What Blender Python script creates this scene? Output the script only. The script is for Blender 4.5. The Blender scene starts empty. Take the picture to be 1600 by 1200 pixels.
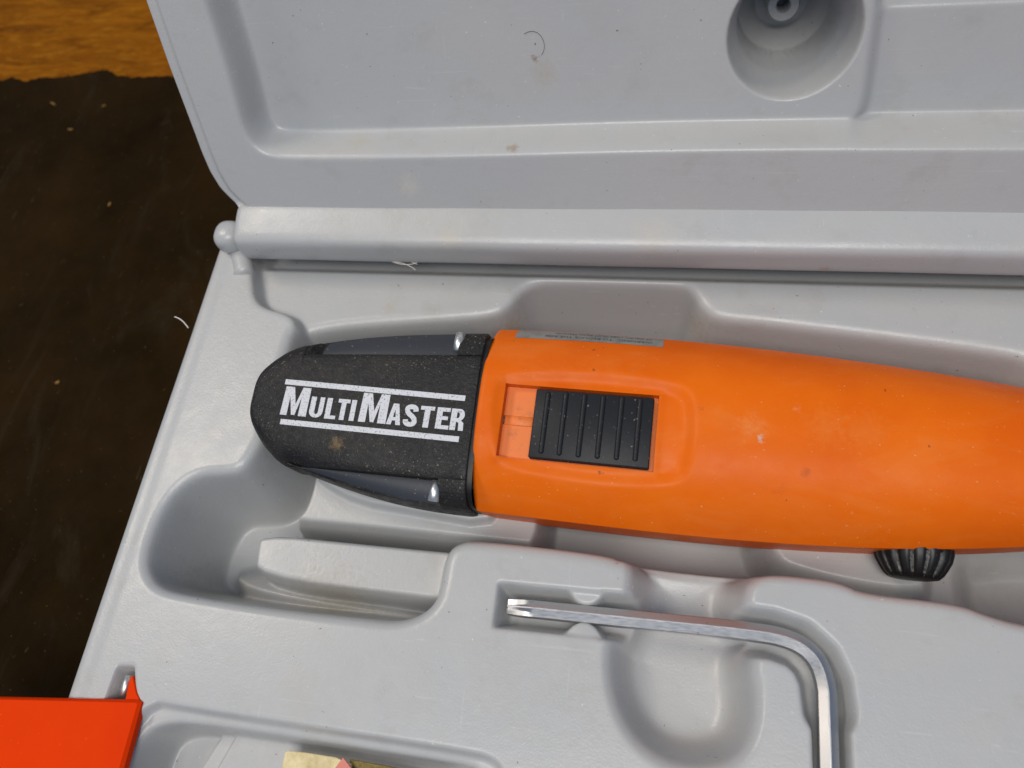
import bpy, bmesh, math, random
import numpy as np
from mathutils import Vector, Matrix
from mathutils.geometry import tessellate_polygon

random.seed(4); rng = np.random.default_rng(7)
S = 0.001                                   # everything below is written in millimetres
scn = bpy.context.scene
col = scn.collection

# ------------------------------------------------------------------ camera
F = 1200.0                                  # focal length in pixels of a 1600 wide frame
ax = np.array([.980, .051, -.192]); ay = np.array([.129, -.899, .419])
ax /= np.linalg.norm(ax); ay -= ax*(ax@ay); ay /= np.linalg.norm(ay); az = np.cross(ax, ay)
MW = np.stack([ax, ay, az], 1)              # world -> camera (x right, y down, z forward)
CAM = np.array([156.076, -149.608, 221.870])
cd = bpy.data.cameras.new('camera'); cam = bpy.data.objects.new('camera', cd); col.objects.link(cam)
cd.sensor_fit = 'HORIZONTAL'; cd.sensor_width = 36.0; cd.lens = 36.0*F/1600
cd.clip_start = 0.01; cd.clip_end = 20
rr = Matrix(((MW[0,0], -MW[1,0], -MW[2,0]), (MW[0,1], -MW[1,1], -MW[2,1]), (MW[0,2], -MW[1,2], -MW[2,2])))
cam.matrix_world = Matrix.Translation(Vector(CAM*S)) @ rr.to_4x4()
cd.dof.use_dof = True; cd.dof.focus_distance = 0.236; cd.dof.aperture_fstop = 12.0
scn.camera = cam

# ------------------------------------------------------------------ light and exposure
w = bpy.data.worlds.new('World'); scn.world = w; w.use_nodes = True
w.node_tree.nodes['Background'].inputs[0].default_value = (.40, .62, 1.0, 1)
w.node_tree.nodes['Background'].inputs[1].default_value = 0.27
def area(name, loc, target, size, sizey, power, color):
    l = bpy.data.lights.new(name, 'AREA'); l.shape = 'RECTANGLE'; l.size = size; l.size_y = sizey
    l.energy = power; l.color = color
    o = bpy.data.objects.new(name, l); col.objects.link(o); o.location = loc
    o.rotation_euler = (Vector(target)-Vector(loc)).to_track_quat('-Z', 'Y').to_euler()
    return o
area('ceiling_light', (-.75, .22, 1.20), (.12, -.06, 0), .45, .32, 7.6, (1, .89, .74))
area('window_light', (.15, -.58, 1.28), (.12, -.06, 0), .9, .6, 15.6, (1, .965, .91))
scn.view_settings.view_transform = 'Standard'; scn.view_settings.look = 'None'
scn.view_settings.exposure = -0.15; scn.view_settings.gamma = 1.0

# ------------------------------------------------------------------ photograph pixels -> points on real planes
def ray(px, py): return MW.T @ np.array([(px-800)/F, (py-600)/F, 1.0])
def P(px, py, z=0.0):
    r = ray(px, py); return CAM + r*((z-CAM[2])/r[2])
def P2(pts, z=0.0): return np.array([P(a, b, z)[:2] for a, b in pts])
# lid frame: opened 116 degrees about the hinge
LA = math.radians(26); LO = np.array([0, 7.2, 5.8])
HD = np.array([0, math.sin(LA), math.cos(LA)]); ND = np.array([0, -math.cos(LA), math.sin(LA)])
def L(px, py, n=0.0):
    r = ray(px, py); q = CAM + r*(((LO-CAM)@ND+n)/(r@ND)) - LO
    return np.array([q[0], q@HD])
# tool frame
TO = np.array([101.0, -55.0, -8.0])
TR = np.array((Matrix.Rotation(math.radians(-1.6), 3, 'Z') @ Matrix.Rotation(math.radians(8), 3, 'X')))
def T(px, py, wz=0.0):
    o = TR.T@(CAM-TO); r = TR.T@ray(px, py); q = o + r*((wz-o[2])/r[2]); return q[:2]

# ------------------------------------------------------------------ materials
def mat(name, base, rough=.5, metal=0.0, spec=.5):
    m = bpy.data.materials.new(name); m.use_nodes = True
    b = m.node_tree.nodes['Principled BSDF']
    b.inputs['Base Color'].default_value = (*base, 1); b.inputs['Roughness'].default_value = rough
    b.inputs['Metallic'].default_value = metal; b.inputs['Specular IOR Level'].default_value = spec
    return m
class NT:
    def __init__(s, m): s.m = m; s.t = m.node_tree; s.b = s.t.nodes['Principled BSDF']; s.c = None
    def n(s, typ, **kw):
        x = s.t.nodes.new(typ)
        for k, v in kw.items():
            if k.startswith('i_'):
                kk = k[2:]; x.inputs[int(kk) if kk.isdigit() else kk].default_value = v
            else: setattr(x, k, v)
        return x
    def l(s, a, b): s.t.links.new(a, b)
    def coord(s):
        if s.c is None: s.c = s.n('ShaderNodeTexCoord').outputs['Object']
        return s.c
    def noise(s, scale, detail=3, rough=.5, dist=0, stretch=None):
        x = s.n('ShaderNodeTexNoise', i_Scale=scale, i_Detail=detail, i_Roughness=rough, i_Distortion=dist)
        if stretch:
            mp = s.n('ShaderNodeMapping'); mp.inputs['Scale'].default_value = stretch[:3]
            if len(stretch) > 3: mp.inputs['Rotation'].default_value = (0, 0, stretch[3])
            s.l(s.coord(), mp.inputs[0]); s.l(mp.outputs[0], x.inputs['Vector'])
        else: s.l(s.coord(), x.inputs['Vector'])
        return x.outputs[0]
    def ramp(s, src, a, b, lo=0.0, hi=1.0):
        x = s.n('ShaderNodeMapRange', i_1=a, i_2=b, i_3=lo, i_4=hi); s.l(src, x.inputs[0]); return x.outputs[0]
    def mul(s, a, b):
        x = s.n('ShaderNodeMath', operation='MULTIPLY'); s.l(a, x.inputs[0])
        if isinstance(b, (int, float)): x.inputs[1].default_value = b
        else: s.l(b, x.inputs[1])
        return x.outputs[0]
    def mix(s, fac, c1, c2):
        x = s.n('ShaderNodeMix', data_type='RGBA')
        s.l(fac, x.inputs[0])
        for k, c in ((6, c1), (7, c2)):
            if isinstance(c, tuple): x.inputs[k].default_value = (*c, 1)
            else: s.l(c, x.inputs[k])
        return x.outputs[2]
    def color(s, c): s.l(c, s.b.inputs['Base Color'])
    def rough(s, c): s.l(c, s.b.inputs['Roughness'])
    def bump(s, src, strength, dist, prev=None):
        x = s.n('ShaderNodeBump', i_Strength=strength, i_Distance=dist); s.l(src, x.inputs['Height'])
        if prev: s.l(prev, x.inputs['Normal'])
        s.l(x.outputs[0], s.b.inputs['Normal']); return x.outputs[0]
    def blob(s, centre, radius, soft):
        """a stain of its own shape: a warped ball around a point of the object (mm)"""
        x = s.n('ShaderNodeVectorMath', operation='DISTANCE'); s.l(s.coord(), x.inputs[0])
        x.inputs[1].default_value = tuple(c*S for c in centre)
        nz = s.ramp(s.noise(600, 4, .7), .3, .7, -radius*.55*S, radius*.55*S)
        a = s.n('ShaderNodeMath', operation='ADD'); s.l(x.outputs['Value'], a.inputs[0]); s.l(nz, a.inputs[1])
        return s.ramp(a.outputs[0], (radius-soft)*S, radius*S, 1, 0)

def plastic_grey(name, stains=()):
    m = mat(name, (.4, .4, .39), .42, 0, .5); t = NT(m)
    c = t.mix(t.ramp(t.noise(22, 4, .6), .35, .7), (.43, .437, .443), (.452, .448, .44))
    c = t.mix(t.mul(t.ramp(t.noise(55, 6, .7), .56, .78), .30), c, (.30, .27, .215))          # grime
    c = t.mix(t.mul(t.ramp(t.noise(900, 2, .5), .735, .76), .55), c, (.72, .70, .66))          # pale dust grains
    c = t.mix(t.mul(t.ramp(t.noise(640, 2, .5, 0), .755, .77), .75), c, (.10, .085, .07))      # dark specks
    sc = t.noise(160, 3, .6, 1.5, (.35, 3.2, 1, .5))
    c = t.mix(t.mul(t.ramp(sc, .69, .74), .22), c, (.66, .66, .65))                            # rub marks
    c = t.mix(t.mul(t.ramp(t.noise(18, 6, .75), .55, .75), .25), c, (.36, .33, .27))
    for st_, th_ in (((.12, 5.0, 1, .25), .71), ((4.5, .15, 1, .4), .72)):
        c = t.mix(t.mul(t.ramp(t.noise(240, 2, .5, .6, st_), th_, th_+.02), .13), c, (.70, .69, .67))
    for ce, ra, so, cc, k in stains: c = t.mix(t.mul(t.blob(ce, ra, so), k), c, cc)
    t.color(c)
    t.rough(t.ramp(t.noise(120, 4, .6), .3, .7, .28, .38))
    b = t.bump(t.noise(1500, 2, .55), .35, .00014)
    t.bump(t.noise(430, 3, .5), .20, .00026, b)
    return m

def w2o(*a): return a
M = {}
hp = P(600, 475, -6)
M['tray'] = plastic_grey('grey_tray_plastic', [((*P(607, 478, -6)[:2], -6), 3.2, 2.6, (.42, .33, .20), .35),
        ((*P(520, 690, 0)[:2], 0), 2, 1, (.3, .25, .2), .3), ((*P(800, 520, -20)[:2], -20), 9, 8, (.36, .29, .15), .5),
        ((*P(1080, 520, -20)[:2], -20), 8, 7, (.36, .29, .15), .4), ((*P(330, 930, -22)[:2], -22), 16, 14, (.33, .28, .17), .45),
        ((*P(520, 950, -22)[:2], -22), 18, 15, (.33, .28, .17), .40)])
def lidw(px, py, n): x, h = L(px, py, n); return (x, h, n)
M['lid'] = plastic_grey('grey_lid_plastic', [(lidw(836, 92, -11), 1.6, 1.2, (.22, .13, .06), .75), (lidw(800, 228, -2), 2.2, 1.6, (.28, .17, .07), .6),
        (lidw(850, 115, -11), 5, 5, (.42, .36, .27), .45), (lidw(640, 290, 0), 5, 4.5, (.58, .54, .46), .5),
        (lidw(560, 215, -6), 5, 5, (.42, .37, .25), .4)])

M['bar'] = plastic_grey('grey_hinge_plastic', [((82, 3, 14), 6, 6, (.52, .47, .38), .5), ((150, 4, 14), 9, 9, (.5, .45, .37), .4), ((205, 0, 4), 2, 1.6, (.36, .22, .12), .5), ((118, 0, 2), 1, .6, (.35, .16, .1), .6)])
m = mat('black_textured_casing', (.02, .02, .021), .50, 0, .28); t = NT(m)
c = t.mix(t.ramp(t.noise(60, 4, .6), .35, .7), (.011, .011, .0125), (.024, .0225, .0215))
dm = t.mul(t.ramp(t.noise(1400, 2, .6), .635, .70), t.ramp(t.noise(70, 4, .7), .42, .70, .15, 1.0))
c = t.mix(t.mul(dm, .8), c, (.36, .29, .21))
ex, ey = T(522, 690, 22)
c = t.mix(t.mul(t.blob((ex, ey, 19), 2.6, 1.8), .55), c, (.26, .17, .07))
t.color(c); t.rough(t.ramp(t.noise(500, 3, .6), .35, .65, .40, .62))
t.bump(t.noise(1150, 3, .6), .85, .00035)
M['head'] = m

m = mat('black_smooth_casing', (.022, .025, .032), .38, 0, .35); t = NT(m)
t.color(t.mix(t.mul(t.ramp(t.noise(900, 2, .6), .68, .74), .7), (.034, .038, .048), (.24, .22, .20)))
t.bump(t.noise(900, 2, .5), .12, .0002)
M['recess'] = m

m = mat('orange_housing_plastic', (.8, .16, .006), .40, 0, .14); t = NT(m)
c = t.mix(t.ramp(t.noise(26, 4, .6), .35, .7), (.71, .112, .0025), (.79, .148, .004))
c = t.mix(t.mul(t.ramp(t.noise(1100, 2, .5), .73, .755), .6), c, (.75, .45, .22))
c = t.mix(t.mul(t.ramp(t.noise(380, 2, .5), .765, .78), .7), c, (.13, .04, .01))
sc = t.noise(130, 3, .6, 2.0, (.5, 2.5, 1, 1.0))
c = t.mix(t.mul(t.ramp(sc, .70, .75), .3), c, (.80, .34, .12))
hs_ = t.mul(t.ramp(t.noise(45, 5, .7, .8, (.6, 1.8, 1, .3)), .50, .72), .22)
c = t.mix(hs_, c, (.78, .25, .06))
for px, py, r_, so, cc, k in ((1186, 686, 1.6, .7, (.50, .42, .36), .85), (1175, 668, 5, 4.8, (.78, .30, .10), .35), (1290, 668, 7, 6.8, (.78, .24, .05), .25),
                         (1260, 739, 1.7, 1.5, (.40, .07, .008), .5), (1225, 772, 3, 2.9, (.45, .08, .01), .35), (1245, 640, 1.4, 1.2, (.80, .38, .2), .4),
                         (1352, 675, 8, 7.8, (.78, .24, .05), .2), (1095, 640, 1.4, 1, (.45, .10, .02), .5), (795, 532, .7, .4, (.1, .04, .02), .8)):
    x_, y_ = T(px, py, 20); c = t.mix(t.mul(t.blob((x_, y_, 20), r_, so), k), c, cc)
t.color(c); t.rough(t.ramp(t.noise(150, 4, .6), .3, .7, .36, .50))
t.bump(t.noise(1300, 2, .5), .10, .0002)
M['orange'] = m

m = mat('orange_track_plastic', (.72, .15, .02), .5); t = NT(m)
c = t.mix(t.mul(t.ramp(t.noise(350, 4, .7), .55, .75), .45), (.78, .19, .035), (.22, .09, .03))
t.color(c); M['track'] = m

m = mat('orange_cover_plastic', (.84, .065, .002), .55, 0, .05); t = NT(m)
c = t.mix(t.ramp(t.noise(30, 3, .6), .35, .7), (.70, .036, .0004), (.76, .046, .0006))
c = t.mix(t.mul(t.ramp(t.noise(800, 2, .5), .73, .75), .3), c, (.8, .2, .01))
t.color(c); t.bump(t.noise(1100, 2, .5), .15, .0002); M['cover'] = m

m = mat('black_slider_plastic', (.018, .018, .02), .42, 0, .22); t = NT(m)
c = t.mix(t.mul(t.ramp(t.noise(1000, 3, .6), .66, .72), .55), (.017, .018, .021), (.30, .28, .26)); t.color(c)
t.bump(t.noise(800, 3, .5), .15, .0002); M['slider'] = m
m = mat('black_dial_rubber', (.012, .012, .012), .45); t = NT(m)
c = t.mix(t.mul(t.ramp(t.noise(900, 3, .6), .58, .72), .4), (.004, .004, .004), (.06, .06, .057)); t.color(c); M['dial'] = m
m = mat('dusty_groove', (.1, .1, .1), .8); t = NT(m)
t.color(t.mix(t.ramp(t.noise(900, 4, .7), .35, .68), (.012, .012, .012), (.19, .19, .185))); M['groove'] = m
m = mat('white_print', (.75, .76, .78), .6); t = NT(m)
t.color(t.mix(t.ramp(t.noise(1500, 3, .7), .56, .68), (.62, .63, .67), (.10, .10, .10))); t.bump(t.noise(1150, 3, .6), .5, .0003); M['print'] = m
m = mat('hex_steel', (.56, .56, .57), .34, 1.0); t = NT(m)
t.rough(t.ramp(t.noise(400, 3, .6, 0, (1, 8, 8)), .3, .7, .30, .44))
c = t.mix(t.mul(t.ramp(t.noise(700, 3, .6), .66, .74), .6), (.60, .59, .585), (.30, .27, .24)); t.color(c)
t.bump(t.noise(700, 3, .6, 0, (.3, 6, 6)), .04, .0001); M['steel'] = m
M['pin'] = mat('bright_pin_steel', (.80, .80, .79), .42, 1.0)
m = mat('grey_label_foil', (.34, .34, .32), .55); t = NT(m)
t.color(t.mix(t.ramp(t.noise(300, 3, .6), .4, .7), (.27, .27, .255), (.20, .195, .185))); M['foil'] = m
M['ink'] = mat('black_ink', (.02, .02, .02), .6)
m = mat('cream_felt', (.72, .60, .34), .9, 0, .2); t = NT(m)
t.color(t.mix(t.ramp(t.noise(200, 4, .7), .4, .75), (.78, .66, .39), (.52, .40, .2))); t.bump(t.noise(1500, 3, .6), .6, .0004); M['felt'] = m
m = mat('pink_abrasive', (.6, .2, .16), .9, 0, .2); t = NT(m)
t.color(t.mix(t.noise(2500, 2, .6), (.62, .17, .14), (.74, .32, .26))); t.bump(t.noise(2600, 2, .6), .6, .0002); M['abrasive'] = m
m = mat('dark_gold_abrasive', (.16, .11, .03), .8, 0, .3); t = NT(m)
t.color(t.mix(t.noise(1800, 3, .6), (.05, .035, .012), (.34, .25, .08))); M['gold'] = m

m = mat('dark_bench_cover', (.012, .009, .006), .7, 0, .03); t = NT(m)
c = t.mix(t.ramp(t.noise(14, 5, .65), .3, .75), (.009, .0045, .0008), (.026, .0135, .0032))
c = t.mix(t.mul(t.ramp(t.noise(36, 5, .7, 1.2, (1, .35, 1, .9)), .55, .8), .5), c, (.040, .030, .018))
c = t.mix(t.mul(t.ramp(t.noise(330, 3, .6), .70, .75), .75), c, (.075, .05, .018))
c = t.mix(t.mul(t.ramp(t.noise(750, 2, .6), .735, .76), .6), c, (.15, .11, .055))
c = t.mix(t.mul(t.ramp(t.noise(50, 3, .6, 3.0, (1.2, .5, 1, -.9)), .71, .73), .35), c, (.08, .06, .035))
t.color(c); t.rough(t.ramp(t.noise(80, 4, .6), .3, .7, .5, .75)); t.bump(t.noise(500, 4, .6), .3, .0004)
M['mat'] = m
m = mat('bench_plywood', (.42, .19, .035), .6, 0, .04); t = NT(m)
c = t.mix(t.ramp(t.noise(30, 6, .7, 1.0, (.7, 3.0, 1, -.35)), .3, .72), (.11, .030, .0006), (.34, .115, .004))
c = t.mix(t.mul(t.ramp(t.noise(170, 4, .65, 1.0, (.45, 2.6, 1, -.5)), .52, .72), .6), c, (.42, .18, .014))
c = t.mix(t.mul(t.ramp(t.noise(260, 3, .6, .5, (.4, 2.4, 1, -.5)), .62, .74), .7), c, (.07, .025, .004))
t.color(c); t.bump(t.noise(260, 4, .6, 0, (.5, 2.5, 1, -.4)), .35, .0006); M['wood'] = m
M['chip'] = mat('pale_wood', (.22, .12, .03), .8, 0, .2)
M['fibre'] = mat('pale_fibre', (.72, .66, .60), .7)
M['hair'] = mat('dark_hair', (.07, .06, .055), .5)

# ------------------------------------------------------------------ mesh helpers
def link(o, parent=None):
    col.objects.link(o); o.parent = parent; return o
def tag(o, label=None, cat=None, group=None, kind=None):
    for k, v in (('label', label), ('category', cat), ('group', group), ('kind', kind)):
        if v: o[k] = v
    return o
def empty(name, loc=(0, 0, 0), rot=None):
    o = bpy.data.objects.new(name, None); o.empty_display_size = .02; link(o)
    if rot is not None: o.matrix_world = Matrix.Translation(Vector(loc)*S) @ Matrix(rot.tolist()).to_4x4()
    else: o.location = Vector(loc)*S
    return o
def mk(name, verts, faces, material, parent=None, smooth=True, sharp=None):
    me = bpy.data.meshes.new(name)
    me.from_pydata([tuple(float(c)*S for c in v) for v in verts], [], faces); me.update()
    if smooth: me.polygons.foreach_set('use_smooth', [True]*len(me.polygons))
    bm = bmesh.new(); bm.from_mesh(me); bmesh.ops.recalc_face_normals(bm, faces=bm.faces)
    if sharp:
        for e in bm.edges:
            if len(e.link_faces) == 2 and e.calc_face_angle(0) > math.radians(sharp): e.smooth = False
    bm.to_mesh(me); bm.free()
    me.materials.append(material)
    return link(bpy.data.objects.new(name, me), parent)
def grid_mesh(name, V, material, parent=None, flip=False, sharp=None):
    """V: (rows, cols, 3) array in mm"""
    r, c, _ = V.shape
    me = bpy.data.meshes.new(name)
    idx = np.arange(r*c).reshape(r, c)
    q = np.stack([idx[:-1, :-1], idx[:-1, 1:], idx[1:, 1:], idx[1:, :-1]], -1).reshape(-1, 4)
    if flip: q = q[:, ::-1]
    me.vertices.add(r*c); me.vertices.foreach_set('co', (V.reshape(-1, 3)*S).astype(np.float32).ravel())
    me.loops.add(q.size); me.loops.foreach_set('vertex_index', q.astype(np.int32).ravel())
    me.polygons.add(len(q)); me.polygons.foreach_set('loop_start', np.arange(0, q.size, 4, dtype=np.int32))
    me.update(calc_edges=True); me.validate()
    me.polygons.foreach_set('use_smooth', [True]*len(me.polygons))
    if sharp:
        bm = bmesh.new(); bm.from_mesh(me)
        for e in bm.edges:
            if len(e.link_faces) == 2 and e.calc_face_angle(0) > math.radians(sharp): e.smooth = False
        bm.to_mesh(me); bm.free()
    me.materials.append(material)
    return link(bpy.data.objects.new(name, me), parent)
def chaikin(p, it=2, closed=True):
    p = np.asarray(p, float)
    for _ in range(it):
        if closed: a, b = p, np.roll(p, -1, 0)
        else: a, b = p[:-1], p[1:]
        q = np.empty((2*len(a), p.shape[1])); q[0::2] = .75*a+.25*b; q[1::2] = .25*a+.75*b
        p = q if closed else np.vstack([p[:1], q, p[-1:]])
    return p
def sdf(poly, X, Y, reach=None):
    """signed distance, negative inside; far cells (beyond reach) return +reach"""
    poly = np.asarray(poly)
    d2 = np.full(X.shape, 1e12); ins = np.zeros(X.shape, bool)
    for (x0, y0), (x1, y1) in zip(poly, np.roll(poly, -1, 0)):
        ex, ey = x1-x0, y1-y0; l2 = ex*ex+ey*ey+1e-12
        tt = np.clip(((X-x0)*ex+(Y-y0)*ey)/l2, 0, 1)
        d2 = np.minimum(d2, (X-x0-tt*ex)**2+(Y-y0-tt*ey)**2)
        if y0 != y1:
            ins ^= ((y0 > Y) != (y1 > Y)) & (X < (x1-x0)*(Y-y0)/(y1-y0)+x0)
    d = np.sqrt(d2); return np.where(ins, -d, d)
def dpath(path, X, Y):
    d2 = np.full(X.shape, 1e12)
    for (x0, y0), (x1, y1) in zip(path[:-1], path[1:]):
        ex, ey = x1-x0, y1-y0; l2 = ex*ex+ey*ey+1e-12
        tt = np.clip(((X-x0)*ex+(Y-y0)*ey)/l2, 0, 1)
        d2 = np.minimum(d2, (X-x0-tt*ex)**2+(Y-y0-tt*ey)**2)
    return np.sqrt(d2)
def sm(x): x = np.clip(x, 0, 1); return x*x*(3-2*x)
def wall(sd, wd, out=.0):
    """0 on the land, 1 on the floor: rounded brow, straight drafted wall, rounded foot"""
    return sm((out-sd)/wd)
def smax(a, b, k): return .5*(a+b+np.sqrt((a-b)**2+k*k))
def sink(H, sd, floor, out, r, draft, foot):
    """press a pocket into H: brow of radius r, wall leaning `draft` mm per mm of depth, fillet at the foot"""
    d = np.clip(out-sd, 0, None); a1 = math.atan2(1, draft)
    d1 = r*math.sin(a1); z1 = r*(1-math.cos(a1))
    drop = np.where(d < d1, r-np.sqrt(np.clip(r*r-np.minimum(d, d1)**2, 0, None)), z1+(d-d1)/draft)
    new = H-drop
    return np.where(d > 0, np.minimum(smax(new, np.minimum(floor, H), foot*np.clip(d/3.0, 0, 1)), H), H)
def blur(A, it=1):
    for _ in range(it):
        P_ = np.pad(A, 1, 'edge')
        A = (P_[:-2, 1:-1]+P_[2:, 1:-1]+P_[1:-1, :-2]+P_[1:-1, 2:]+2*P_[1:-1, 1:-1])/6
    return A
def tube(name, pts, rad, material, parent=None, n=6, ring=None):
    pts = [Vector(p) for p in pts]; V = []; Fc = []
    for i, p in enumerate(pts):
        d = (pts[min(i+1, len(pts)-1)]-pts[max(i-1, 0)]).normalized()
        a = d.cross(Vector((0, 0, 1)));  a = a.normalized() if a.length > 1e-4 else Vector((1, 0, 0))
        b = a.cross(d).normalized()
        r_ = rad[i] if hasattr(rad, '__len__') else rad
        for k in range(n):
            an = 2*math.pi*k/n; V.append(p+(a*math.cos(an)+b*math.sin(an))*r_)
    for i in range(len(pts)-1):
        for k in range(n):
            Fc.append((i*n+k, i*n+(k+1) % n, (i+1)*n+(k+1) % n, (i+1)*n+k))
    Fc.append(tuple(range(n))[::-1]); Fc.append(tuple(range((len(pts)-1)*n, len(pts)*n)))
    return mk(name, V, Fc, material, parent)

# ------------------------------------------------------------------ the bench
ZT = -66.0
def torn(px0, px1):
    return None
wood = mk('workbench', [(-900, -700, ZT-4), (1100, -700, ZT-4), (1100, 1200, ZT-4), (-900, 1200, ZT-4),
                        (-900, -700, ZT-34), (1100, -700, ZT-34), (1100, 1200, ZT-34), (-900, 1200, ZT-34)],
          [(0, 1, 2, 3), (4, 5, 6, 7), (0, 1, 5, 4), (1, 2, 6, 5), (2, 3, 7, 6), (3, 0, 4, 7)], M['wood'], smooth=False)
tag(wood, kind='structure')
edge_px = [(-260, 118), (-120, 128), (-40, 120), (0, 126), (20, 121), (40, 127), (60, 122), (90, 121), (115, 117), (140, 113), (158, 109), (172, 110), (180, 117), (195, 120), (225, 121), (262, 118), (300, 122), (360, 118)]
ed = P2(edge_px, ZT)
ed2 = []
for a, b in zip(ed[:-1], ed[1:]):
    for k in range(6):
        q = a+(b-a)*k/6; ed2.append((q[0], q[1]+random.uniform(-.7, .7)))
ed2.append(tuple(ed[-1])); x_far = ed2[-1][0]
ed2.append((x_far+260, ed2[-1][1]))
top = [(-880, ed2[0][1]-4)]+ed2; V = []; Fc = []
n = len(top)
for x_, y_ in top: V.append((x_, y_, ZT))
for x_, y_ in top: V.append((x_, -690, ZT))
for x_, y_ in top: V.append((x_, y_+.3, ZT-3.6))
for x_, y_ in top: V.append((x_, -690, ZT-3.6))
for i in range(n-1):
    Fc += [(i, i+1, n+i+1, n+i), (i, 2*n+i, 2*n+i+1, i+1), (n+i, n+i+1, 3*n+i+1, 3*n+i)]
Fc += [(0, n, 3*n, 2*n), (n-1, 2*n-1, 4*n-1, 3*n-1)]
tag(mk('bench_mat', V, Fc, M['mat'], smooth=False), kind='structure')

# ------------------------------------------------------------------ the case
case = empty('tool_case', (0, 0, ZT*0))
tag(case, 'open grey moulded plastic tool case with raised lid holding the orange tool', 'tool case')

NX, NY = 840, 590
XR, YB, YF = 335.0, 19.0, -235.0
yy = np.linspace(YF, YB, NY)
xl = np.interp(yy, [YF, -154.6, 5.5, YB], [-12.2, -12.8, -14.3, -14.0])
uu = np.linspace(0, 1, NX)
X = xl[:, None] + (XR-xl)[:, None]*uu[None, :]; Y = np.repeat(yy[:, None], NX, 1)
H = np.zeros_like(X)
# gentle crown of the land so that it is never a dead flat plane
H += .25*np.sin(X*.031+1)*np.sin(Y*.043)
# back strip below the hinge bar
B = -7.0
strip = chaikin(P2([(389, 380), (391, 415), (393, 440), (396, 464), (410, 479), (446, 488), (460, 500), (463, 530), (520, 640), (1600, 760), (1900, 760), (1900, 300), (389, 300)]), 2)
H = sink(H, sdf(strip, X, Y), np.full_like(X, B), 1.8, 2.2, .22, 1.5)
H = np.where(X > -1, H-5*sm((Y-.2)/6)*sm((X-1)/4), H)
# pocket floors
FD = -40.0
Fl = np.full_like(X, FD)
cr = chaikin(P2([(482, 742), (474, 775), (462, 800), (432, 818), (560, 828), (800, 856), (850, 860), (850, 700), (700, 600), (500, 640)], -18), 2)
Fl = np.maximum(Fl, FD+(-19-FD)*wall(sdf(cr, X, Y), 5.0, 2.2))
cr2 = chaikin(P2([(480, 738), (490, 757), (552, 791), (640, 806), (760, 828), (790, 790), (790, 700), (600, 640)], -14), 1)
Fl = np.maximum(Fl, FD+(-15-FD)*wall(sdf(cr2, X, Y), 3.0, .5))
ld = chaikin(P2([(404, 828), (560, 844), (790, 866), (790, 952), (660, 938), (393, 905), (396, 860)], -13), 2)
Fl = np.maximum(Fl, FD+(-13-FD)*wall(sdf(ld, X, Y), 5.5, 3.8))
fs = chaikin(P2([(330, 880), (380, 960), (700, 1010), (740, 940), (420, 890)], -24), 2)
Fl = np.maximum(Fl, FD+(-25-FD)*wall(sdf(fs, X, Y), 12, 4))
fr = chaikin(P2([(1160, 760), (1170, 900), (1300, 945), (1480, 970), (1500, 900), (1480, 760)], -20), 2)
Fl = np.maximum(Fl, FD+(-22-FD)*wall(sdf(fr, X, Y), 9))
dp = chaikin(P2([(1500, 840), (1520, 960), (1600, 1010), (1900, 1040), (1900, 800), (1560, 800)], -25), 2)
Fl = Fl - 18*wall(sdf(dp, X, Y), 14)
back = [(500, 513), (560, 505), (700, 496), (772, 490), (796, 474), (814, 450), (842, 437), (900, 434), (1058, 438), (1084, 450), (1100, 478), (1122, 494), (1200, 501), (1400, 525), (1585, 550), (1620, 562)]
front = [(1640, 985), (1590, 977), (1545, 964), (1500, 946), (1350, 930), (1322, 916), (1290, 908), (1212, 900), (1186, 905), (975, 882), (945, 868), (740, 845), (712, 851), (698, 868), (692, 905), (684, 938), (660, 962), (622, 974), (570, 969), (420, 953), (290, 933), (246, 922), (227, 900), (223, 868), (240, 815), (262, 776), (285, 752), (315, 737), (350, 736), (376, 732), (394, 708), (408, 680), (428, 610), (444, 545), (456, 508)]
pk = np.vstack([P2(back, B), P2([(1700, 600), (1900, 640)], B), P2([(1900, 1030), (1720, 1000)]), P2(front)])
pk = chaikin(pk, 2)
sd = sdf(pk, X, Y)
wl = wall(sd, 7.6, 2.6)
# the finger hollow that opens out of the pocket
U = P2([(976, 840), (980, 900), (976, 935), (958, 985), (944, 1003), (944, 1060), (957, 1112), (984, 1160), (1030, 1196), (1085, 1210), (1140, 1203), (1172, 1178), (1190, 1135), (1192, 1080), (1184, 1045), (1190, 1020), (1225, 1012), (1225, 985), (1190, 975), (1174, 950), (1174, 925), (1190, 900), (1200, 840)])
U = chaikin(U, 2)
sdU = sdf(U, X, Y)
lowU = -18.5
pU = wall(sdU, 17.0, 3.6)
# key channel
kp = [(797, 949), (1000, 969), (1150, 985), (1205, 993), (1245, 1007), (1272, 1032), (1287, 1065), (1293, 1110), (1296, 1160), (1300, 1260)]
kpath = P2(kp, -3)
dk = dpath(kpath[:8], X, Y)
dk2 = dpath(kpath[6:], X, Y)
H = sink(H, sd, Fl, 3.0, 4.2, .16, 3.0)
H = np.minimum(H, sink(np.minimum(H, 0), sdU, np.full_like(X, lowU), 3.8, 6.5, .32, 7.0))
slot = 1-sm((dk-3.0)/4.2)
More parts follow.
